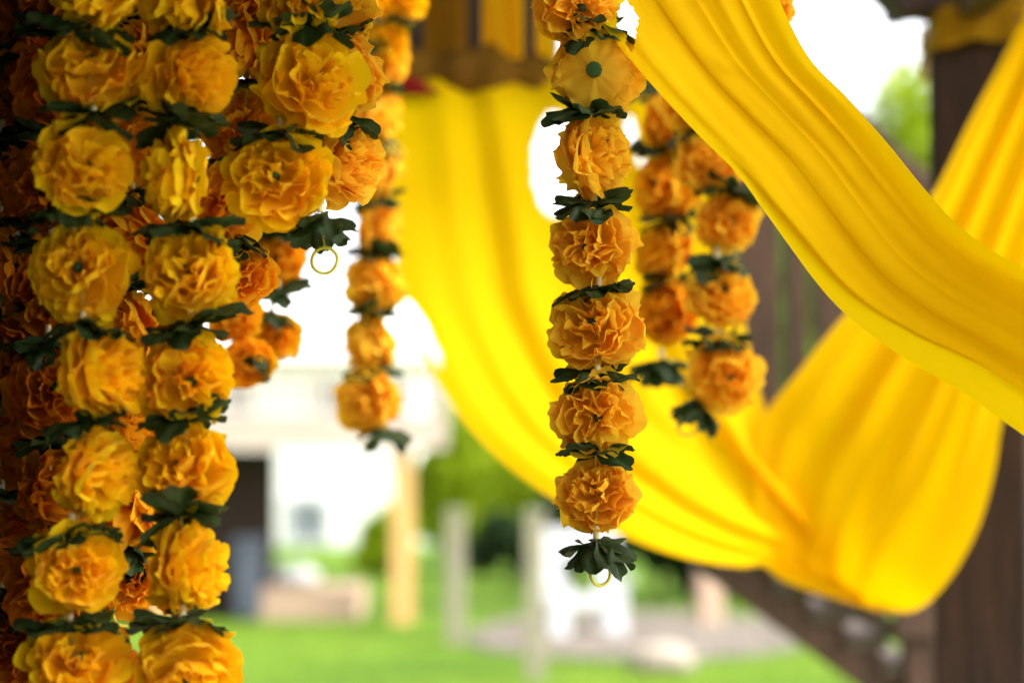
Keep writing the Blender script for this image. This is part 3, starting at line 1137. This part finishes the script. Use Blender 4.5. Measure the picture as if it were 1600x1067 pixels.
def rear_drape():
    t = empty('rear_drape', at(1000, 900, 3.8))
    tag(t, 'long yellow cloth swag hanging from the brown beam behind the garlands', 'drape')
    off = -Vector(t.location)

    def put(name, me):
        o = link(name, me, t, off)
        return o
    outer = [(585, 120), (597, 200), (606, 300), (618, 400), (628, 480), (660, 555), (700, 624), (762, 700), (848, 768), (935, 817), (1010, 852), (1090, 876), (1160, 886), (1192, 884), (1225, 908), (1300, 934), (1382, 957)]
    inner = [(1075, 120), (1100, 200), (1120, 280), (1138, 350), (1150, 420), (1160, 480), (1168, 530), (1176, 570), (1184, 600), (1195, 635), (1212, 680), (1232, 725), (1255, 770), (1280, 810), (1310, 850), (1352, 902), (1402, 955)]

    def depth(u, v):
        return 3.92 - 0.30 * math.sin(math.pi * min(u * 1.1, 1)) * (1 - 0.5 * v) - 0.10 * u

    def folds(u, v):
        k = smooth(0.0, 0.3, u)
        f = 0.0
        f += 0.05 * ridge(v, 0.36 + 0.10 * u, 0.05 + 0.05 * u) * (1 - u)          # ridge falling from the beam
        f += 0.03 * ridge(v, 0.20 + 0.03 * u, 0.06)
        f -= 0.03 * ridge(v, 0.28 + 0.05 * u, 0.05)
        f += 0.012 * ridge(v, 0.09, 0.05) * float(smooth(0.1, 0.3, u))
        f -= 0.012 * ridge(v, 0.17, 0.06) * float(smooth(0.15, 0.4, u))
        f += 0.04 * ridge(v, 0.58 + 0.05 * math.sin(3 * u), 0.07)
        f -= 0.03 * ridge(v, 0.70, 0.05)
        f += 0.03 * ridge(v, 0.80, 0.05)
        # inner roll of cloth, comes forward
        f += 0.06 * float(smooth(0.35, 0.6, u)) * ridge(v, 0.86, 0.13)
        f -= 0.05 * float(smooth(0.4, 0.65, u)) * ridge(v, 0.62, 0.09)
        f += 0.004 * math.sin(v * 34 + 2 * math.sin(u * 5)) * float(1 - k * 0.85)
        f *= (1 - 0.85 * float(smooth(0.72, 0.97, u))) * 0.45
        f += 0.008 * noise.noise(Vector((u * 5, v * 7, 2.0)))
        return f
    me = sheet('cloth_panel', outer, inner, depth, M['drape'], 220, 150, folds,
               holes=[ell(868, 258, 34, 78, 0.0), ell(662, 522, 8, 56, -0.48), ell(985, 205, 6, 16), ell(1000, 245, 5, 8)])
    put('cloth_panel', me)
    # right part, rising to the dark post
    left = [(1680, -120), (1612, 5), (1560, 105), (1515, 190), (1470, 282), (1420, 365), (1370, 435), (1300, 515), (1240, 590), (1198, 645), (1180, 720), (1185, 800), (1200, 860), (1215, 895)]
    right = [(1790, -60), (1730, 120), (1690, 250), (1650, 370), (1615, 480), (1590, 570), (1566, 660), (1553, 740), (1530, 820), (1497, 885), (1462, 930), (1437, 950), (1412, 957), (1380, 952)]

    def depth2(u, v):
        return 3.72 - 0.12 * math.sin(math.pi * u) + 0.05 * u + 0.10 * math.sin(math.pi * v) * u

    def folds2(u, v):
        f = 0.0
        f += 0.035 * ridge(v, 0.10 + 0.04 * u, 0.06)
        f -= 0.035 * ridge(v, 0.20 + 0.05 * u, 0.05)
        f += 0.045 * ridge(v, 0.31 + 0.07 * u, 0.055)
        f -= 0.035 * ridge(v, 0.44 + 0.06 * u, 0.05)
        f += 0.040 * ridge(v, 0.56 + 0.05 * u, 0.06)
        f -= 0.025 * ridge(v, 0.70, 0.05)
        f += 0.03 * ridge(v, 0.82, 0.07)
        f *= (1 - 0.75 * float(smooth(0.55, 0.95, u)))
        f += 0.008 * noise.noise(Vector((u * 5, v * 7, 7.0)))
        f *= 0.5
        return f
    me = sheet('cloth_panel', left, right, depth2, M['drape'], 180, 120, folds2)
    put('cloth_panel', me)


rear_drape()

# ------------------------------------------------------------------ garlands
RB = 0.0365           # radius of one flower ball
EPS = [114, 102, 90, 79, 68, 57, 46, 35, 24, 13]


def petal_layer_mesh(k, seed, mat):
    g = random.Random(seed * 31 + k)
    e = R(EPS[k])
    frac = k / (len(EPS) - 1)
    zb = RB * (-0.42 + 0.50 * frac)
    rr = RB * (0.97 + 0.06 * math.sin(k * 2.1 + seed))
    rho, zz = rr * max(math.sin(e), 0.30), rr * (math.cos(e) * 0.88)
    lobes = g.choice([11, 12, 13, 14]) if frac < 0.6 else g.choice([9, 10, 11])
    nt = 132
    nr = 9
    n1, n2, n3 = g.choice([1, 2, 3, 4]), g.choice([5, 6, 7]), g.choice([11, 13, 16])
    p1, p2, p3 = [g.uniform(0, 6.28) for _ in range(3)]
    a1, a2, a3 = 0.055 + 0.065 * frac, 0.050 + 0.035 * frac, 0.032
    ph = g.uniform(0, 6.28)
    n4 = g.choice([19, 23, 27])
    vs, fs = [], []
    sd = g.uniform(0, 50)
    cr = max(0.05, 0.25 - 0.15 * frac)
    lobe_r = [g.uniform(-0.06, 0.05) for _ in range(lobes + 1)]
    for i in range(nt):
        th = 2 * math.pi * i / nt
        lp = (th * lobes / (2 * math.pi)) % lobes
        fl = lp - int(lp)
        scallop = (abs(math.sin(math.pi * fl)) ** 0.45)
        lr = lobe_r[int(lp)]
        wob = a1 * math.sin(n1 * th + p1) + a2 * math.sin(n2 * th + p2) + a3 * math.sin(n3 * th + p3)
        for j in range(nr):
            t = 0.04 + 0.96 * j / (nr - 1)
            # profile: quadratic curve from the base out to the rim
            c0, c1, c2 = (0.0, zb), (rho * (0.95 - 0.2 * frac), zb + 0.12 * (zz - zb)), (rho, zz)
            q0, q1, q2 = (1 - t) ** 2, 2 * t * (1 - t), t * t
            x = q0 * c0[0] + q1 * c1[0] + q2 * c2[0]
            z = q0 * c0[1] + q1 * c1[1] + q2 * c2[1]
            dx = 2 * (1 - t) * (c1[0] - c0[0]) + 2 * t * (c2[0] - c1[0])
            dz = 2 * (1 - t) * (c1[1] - c0[1]) + 2 * t * (c2[1] - c1[1])
            L = math.hypot(dx, dz) + 1e-9
            nx, nz = -dz / L, dx / L
            # rim scallop shortens the cloth in the notches
            sh = (0.15 * (1 - scallop) - lr) * t ** 4 * RB
            x -= dx / L * sh
            z -= dz / L * sh
            am = RB * t ** 1.4 * wob
            am += RB * 0.17 * t * noise.noise(Vector((math.cos(th) * 1.7 * t + sd, math.sin(th) * 1.7 * t, k * 1.7)))
            am += RB * 0.08 * t * noise.noise(Vector((math.cos(th) * 5 * t + sd, math.sin(th) * 5 * t, k * 1.7)))
            am += RB * (0.014 if 'amber' in mat.name else 0.024) * t ** 3 * math.sin(n4 * th + 2 * ph + 3 * math.sin(2 * th))
            # each lobe is cupped
            am += RB * 0.05 * t ** 3 * (scallop - 0.6)
            # rim curl
            am -= RB * 0.04 * t ** 8 * (0.5 + 0.5 * math.sin(th * 3 + ph))
            x += nx * am
            z += nz * am
            x = max(x, 0.0006)
            th2 = th + 0.10 * t * math.sin(n2 * th + p3) * (1 + frac)
            vs.append((x * math.cos(th2), x * math.sin(th2), z))
    for i in range(nt):
        q = (i + 1) % nt
        for j in range(nr - 1):
            fs.append((i * nr + j, q * nr + j, q * nr + j + 1, i * nr + j + 1))
    return mesh_of('petal_layer', vs, fs, mat)


LAYERS = {}
for mk in ('petal_orange', 'petal_amber', 'petal_deep', 'petal_shaded'):
    nvr = 4 if mk in ('petal_orange', 'petal_amber') else 2
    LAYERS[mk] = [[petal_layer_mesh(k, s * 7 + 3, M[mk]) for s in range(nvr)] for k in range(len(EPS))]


def core_mesh():
    # green calyx behind, thin stalk through the middle, dark eye in front
    prof = [(0.0, -.58), (.15, -.57), (.18, -.48), (.12, -.38), (.03, -.30), (.03, .30), (.10, .36), (.09, .46), (.0, .50)]
    vs, fs, ns = [], [], 24
    for x, z in prof:
        for k in range(ns):
            a = 2 * math.pi * k / ns
            xx = max(x, 0.002) * (1 + 0.03 * math.cos(12 * a))
            vs.append((xx * RB * math.cos(a), xx * RB * math.sin(a), z * RB))
    for i in range(len(prof) - 1):
        for k in range(ns):
            q = (k + 1) % ns
            fs.append((i * ns + k, i * ns + q, (i + 1) * ns + q, (i + 1) * ns + k))
    fs.append(tuple(reversed(range(ns))))
    fs.append(tuple(range((len(prof) - 1) * ns, len(prof) * ns)))
    me = bpy.data.meshes.new('flower')
    me.from_pydata(vs, [], fs)
    me.materials.append(M['calyx'])
    return me


CORE = core_mesh()


def leaf_mesh(seed):
    g = random.Random(seed)
    L = RB * g.uniform(0.84, 1.10)
    W = RB * g.uniform(0.31, 0.40)
    nu, nv = 10, 13
    droop = g.uniform(-0.1, 0.38)
    tips = g.choice([2, 3])
    vs, fs = [], []
    for i in range(nu):
        u = i / (nu - 1)
        wd = W * (0.22 + 0.78 * math.sin(min(1, u * 1.12) * math.pi * 0.55) ** 1.3)
        for j in range(nv):
            v = j / (nv - 1) * 2 - 1
            end = L * (1 - 0.30 * abs(v) ** 2.4 - 0.09 * (1 - abs(math.cos(v * math.pi * tips / 2)) ** 0.6))
            x = end * u
            y = wd * v * (1 + 0.06 * math.sin(u * 14))
            z = -droop * L * u * u + 0.10 * L * abs(v) * u + 0.05 * L * math.sin(u * 5 + v * 4 + seed) + 0.03 * L * math.cos(v * 9) * u
            vs.append((x, y, z))
    for i in range(nu - 1):
        for j in range(nv - 1):
            q = i * nv + j
            fs.append((q, q + nv, q + nv + 1, q + 1))
    return mesh_of('leaf', vs, fs, M['leaf'])


LEAVES = [leaf_mesh(s) for s in range(7)]


def collar_mesh():
    bm = bmesh.new()
    bmesh.ops.create_cone(bm, cap_ends=True, segments=12, radius1=RB * 0.20, radius2=RB * 0.07, depth=RB * 0.12)
    me = bpy.data.meshes.new('leaf_collar')
    bm.to_mesh(me)
    bm.free()
    me.materials.append(M['leaf'])
    return me


COLLAR = collar_mesh()
bm = bmesh.new()
bmesh.ops.create_cone(bm, cap_ends=True, segments=12, radius1=0.0030, radius2=0.0026, depth=0.010)
bmesh.ops.bevel(bm, geom=bm.edges[:], offset=0.0005, segments=2, affect='EDGES')
BEAD = bpy.data.meshes.new('bead')
bm.to_mesh(BEAD)
bm.free()
BEAD.materials.append(M['bead'])
RING = tube_mesh('ring', [(0.0098 * math.cos(a) * (1 + 0.04 * math.sin(2 * a)), 0.0006 * math.sin(3 * a), 0.0098 * math.sin(a)) for a in np.linspace(0, 2 * math.pi, 41)[:-1]], 0.0014, M['ring'], 8, True)


def garland(label, D, flowers, leaves, mat, g, ring=None, size=1.0, end=None, top=2.2, group='marigold garlands hanging on strings', aim=None,
            jitter=0.05, loose=None):
    """flowers: (x, y[, axis yaw, axis pitch]) pixel bearings; leaves: (x, y[, tilt])"""
    def w_(x, y, dd=0.0):
        return at(x, y, D + dd)
    pts = [w_(f[0], f[1]) for f in flowers] + [w_(f[0], f[1]) for f in leaves]
    order = sorted(pts, key=lambda v: -v.z)
    top_pt = Vector((order[0].x + g.uniform(-.005, .005), order[0].y, top))
    t = empty('flower_garland', top_pt)
    tag(t, label, 'garland', group)
    o = Vector(t.location)
    line = [top_pt] + order
    if ring:
        line.append(w_(ring[0], ring[1]) + Vector((0, 0, 0.010 * size)))
    path = []
    for a, b in zip(line[:-1], line[1:]):
        for k in range(3):
            path.append(a.lerp(b, k / 3))
    path.append(line[-1])
    link('string', tube_mesh('string', [p_ - o for p_ in path], 0.0007, M['thread'], 5), t)
    var = len(LAYERS[mat][0])
    for f in flowers:
        dd = g.uniform(-1, 1) * jitter * 0.25
        P = w_(f[0], f[1], dd) - o
        yaw = f[2] if len(f) > 2 else g.uniform(-70, 70)
        pitch = f[3] if len(f) > 3 else g.uniform(-35, 30)
        s = size * (f[4] if len(f) > 4 else g.uniform(0.90, 1.03))
        # axis: +Z of the flower turned towards the viewer (-Y), then yaw and pitch
        yr, pr = R(yaw), R(pitch)
        ax = Vector((math.sin(yr) * math.cos(pr), -math.cos(yr) * math.cos(pr), math.sin(pr)))
        q = ax.to_track_quat('Z', 'Y')
        fl = link('flower', CORE, t, P)
        fl.rotation_mode = 'QUATERNION'
        fl.rotation_quaternion = q
        fl.scale = (s, s * g.uniform(0.90, 1.03), s * g.uniform(0.92, 1.06))
        for k in range(len(EPS)):
            me = LAYERS[mat][k][g.randrange(var)]
            ly = link('petal_layer', me, fl, (g.uniform(-1, 1) * .0012, g.uniform(-1, 1) * .0012, g.uniform(-1, 1) * .001),
                      (g.uniform(-.2, .2), g.uniform(-.2, .2), g.uniform(0, 6.28)))
            sc = g.uniform(0.93, 1.05)
            ly.scale = (sc, sc, sc * g.uniform(0.9, 1.08))
    lowest = max(lv[1] for lv in leaves)
    for f in leaves:
        last = 0.5 if f[1] == lowest else 0.0
        P = w_(f[0], f[1]) - o - Vector((0, last * 0.012, 0))
        tilt = R(f[2]) if len(f) > 2 else R(g.uniform(-14, 14))
        sz = f[3] if len(f) > 3 else 1.0
        co = link('leaf_collar', COLLAR, t, P, (R(g.uniform(-8, 14)), tilt, g.uniform(0, 6.28)))
        co.rotation_mode = 'XYZ'
        co.rotation_euler = Euler((R(g.uniform(-10, 16)), tilt, 0))
        co.scale = (size * sz * 1.0,) * 3
        nlf = 9
        a0 = g.uniform(0, 6)
        for k in range(nlf):
            a = a0 + k * 2 * math.pi / nlf + g.uniform(-.16, .16)
            lf = link('leaf', g.choice(LEAVES), co, (0, 0, g.uniform(-.001, .003)))
            lf.rotation_euler = Euler((g.uniform(-.42, .42), g.uniform(-0.30, 0.38) + last * g.uniform(0.3, 1.6), a))
            k2 = g.uniform(0.85, 1.1)
            lf.scale = (k2, k2, k2)
    # beads: one above every leaf collar
    for f in leaves:
        link('bead', BEAD, t, w_(f[0], f[1]) - o + Vector((0, 0, 0.009 * size)), scale=(size,) * 3)
    if ring:
        rz = g.uniform(-0.5, 0.5) if len(ring) < 3 else R(ring[2])
        link('ring', RING, t, w_(ring[0], ring[1]) - o, (0, 0, rz), (size,) * 3)
        a = w_(ring[0], ring[1]) - o + Vector((0, 0, 0.010 * size))
        link('thread_end', tube_mesh('thread_end', [a, a + Vector((0.002, -.001, -.004)), a + Vector((0.006, -.002, -.010))], 0.0003, M['thread_pale'], 4), t)
    return t


G = random.Random(77)
# nearest pair at the left
garland('big amber garland at near left, running full height, left of the two brightest', 1.74,
        [(150, -10), (140, 110, 10, 20), (128, 262, 40, 5), (128, 425, -5, 10), (155, 580, 75, 10), (150, 742, 70, -20), (117, 890, 15, 5), (120, 1040, 20, 30), (120, 1190)],
        [(125, 42, 2, 1.05), (145, 182, -4, 1.1), (112, 330, 0), (130, 512, 4, 1.1), (128, 664, -8), (112, 832, -6, 1.1), (108, 982, -4, 1.1), (115, 1120)],
        'petal_amber', G, size=1.01)
garland('big amber garland at near left, right of the two that run full height', 1.76,
        [(290, 0), (292, 122, 50, -10), (276, 277, -70, 0), (295, 425, -15, 20), (290, 592, 25, -10), (290, 735, -10, 15), (288, 885, 70, 5), (290, 1042, 15, -35), (290, 1190)],
        [(298, 45, 4), (282, 192, 6, 1.1), (300, 358, 3, 1.1), (298, 510, -8, 1.15), (290, 655, 0), (283, 803, -8, 1.1), (285, 975, 2, 1.15), (288, 1120)],
        'petal_amber', G, size=1.02)
# the one that ends in a ring at the upper left
garland('amber garland ending above the white sky in a thin yellow ring', 1.85,
        [(470, -8), (484, 130, 35, 12, 1.12), (435, 280, -5, 10, 1.14)],
        [(482, 42, -8, 1.15), (438, 212, 4, 1.15), (500, 340, 8, 0.95)],
        'petal_amber', G, ring=(507, 407, 0), size=1.0)
garland('short orange garland half hidden behind the ringed one', 1.96,
        [(520, 20), (530, 118), (533, 252, 60, 5, 1.1)],
        [(525, 60), (543, 183, 20)],
        'petal_orange', G, size=0.98)
# middle, blurred, column beside the rear drape
garland('soft focus orange garland left of the rear yellow drape, ending in one leaf', 2.98,
        [(588, -48), (590, 96), (585, 182), (585, 268), (588, 355), (582, 445), (580, 537), (575, 622)],
        [(590, 48), (588, 138), (586, 222), (583, 313), (586, 400), (580, 491), (580, 582), (603, 672, 8)],
        'petal_orange', G, size=1.10)
garland('soft focus amber garland crossing the top edge left of the dark uprights', 2.95,
        [(545, -20), (572, 28), (632, 4, 10, 0, .8), (605, 65, 0, 0, .8)],
        [(615, 35), (575, 68)],
        'petal_amber', G, size=0.95)
# sharp centre garland
garland('sharp orange garland hanging alone in the middle before the yellow drape', 2.0,
        [(900, 8, 20, -20), (934, 112, 168, 5), (922, 246, 62, 4), (925, 384, -20, -10), (932, 513, -20, 15), (930, 645, 8, -18), (932, 772, -15, 12)],
        [(925, 46, 0, 0.95), (920, 178, 8), (928, 322, -3), (936, 455, -10), (933, 586, -6), (930, 706, -4), (932, 849, -2, 1.08)],
        'petal_orange', G, ring=(938, 895, 35), size=1.045)
# two behind it to the right
garland('dim orange garland right of the middle one, ending beside its neighbour in a leafy ring', 2.78,
        [(1030, 88), (1050, 188), (1043, 292), (1040, 395), (1042, 490)],
        [(1035, 135), (1028, 236), (1046, 345), (1040, 440), (1033, 566, 0)],
        'petal_deep', G, ring=(1042, 578, 10), size=1.15)
garland('lit orange garland whose right side stands against the brown stairs', 2.66,
        [(1090, 150), (1108, 255, 0, 20), (1137, 347, 10, -10), (1124, 461, 20, 20), (1133, 586, 15, -10)],
        [(1100, 200), (1135, 300, 20), (1120, 409), (1122, 532), (1090, 628, 6)],
        'petal_orange', G, ring=(1075, 664, 0), size=1.16)
garland('bit of orange garland peeking past the drape against white sky', 2.35,
        [(1178, -60), (1205, 14, 0, 0, 0.72)],
        [(1190, -25)],
        'petal_orange', G, size=0.85)
# dim ones behind the left pair
garland('shaded orange garland between the two brightest left ones, ending low in a ring', 1.95,
        [(205, -30), (208, 95), (206, 235), (208, 375), (205, 520), (208, 660), (206, 795), (204, 905, 0, 0, .8)],
        [(205, 30), (207, 165), (206, 305), (207, 450), (206, 592), (207, 728), (205, 858)],
        'petal_deep', G, ring=(195, 958, 30))
garland('shaded orange garland behind the gap right of the tall pair', 1.98,
        [(380, -10), (385, 62), (382, 205), (350, 318), (372, 432, 0, 0, .85)],
        [(385, 130), (380, 262), (365, 372)],
        'petal_deep', G)
garland('orange garland, shadow put into its colour, just behind the leftmost bright one', 1.9,
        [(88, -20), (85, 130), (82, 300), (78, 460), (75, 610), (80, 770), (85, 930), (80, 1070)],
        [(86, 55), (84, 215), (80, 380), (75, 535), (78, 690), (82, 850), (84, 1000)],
        'petal_shaded', G)
garland('garland with shadow put into its colour, at the extreme edge, cut by the picture edge', 1.92,
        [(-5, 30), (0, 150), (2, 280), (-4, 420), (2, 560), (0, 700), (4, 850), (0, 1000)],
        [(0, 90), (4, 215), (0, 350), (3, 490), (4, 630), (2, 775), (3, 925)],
        'petal_shaded', G)
garland('orange garland, shadow put into its colour, deep behind between the edge and the tall pair', 2.15,
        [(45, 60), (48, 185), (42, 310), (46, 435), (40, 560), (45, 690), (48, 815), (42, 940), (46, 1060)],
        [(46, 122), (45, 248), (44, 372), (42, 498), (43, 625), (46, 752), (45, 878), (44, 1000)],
        'petal_shaded', G)
garland('orange garland, shadow put into its colour, deep behind the leftmost bright one', 2.2,
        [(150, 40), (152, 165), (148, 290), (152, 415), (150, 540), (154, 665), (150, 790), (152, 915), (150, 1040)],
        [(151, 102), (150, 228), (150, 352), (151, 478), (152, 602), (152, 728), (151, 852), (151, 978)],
        'petal_shaded', G)
garland('orange garland, shadow put into its colour, deep behind the right of the two tall ones', 2.2,
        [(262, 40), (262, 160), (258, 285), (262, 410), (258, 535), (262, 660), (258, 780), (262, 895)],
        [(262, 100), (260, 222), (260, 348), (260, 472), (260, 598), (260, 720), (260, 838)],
        'petal_shaded', G)
garland('soft orange garland under the ringed one, its end against white sky', 2.6,
        [(425, 130), (430, 225), (428, 318), (432, 405, 0, 0, .92), (432, 524, 20, 0, .8)],
        [(428, 272), (432, 368), (434, 455), (425, 490)],
        'petal_deep', G, size=0.95)
garland('soft orange garland beside the tall pair, its lowest flower lit from below', 2.5,
        [(350, 180), (355, 290), (362, 400), (365, 492, 0, 0, .85), (388, 566, 0, 0, .88)],
        [(352, 235), (358, 345), (372, 448), (415, 560, 60, .8)],
        'petal_deep', G, size=0.9)
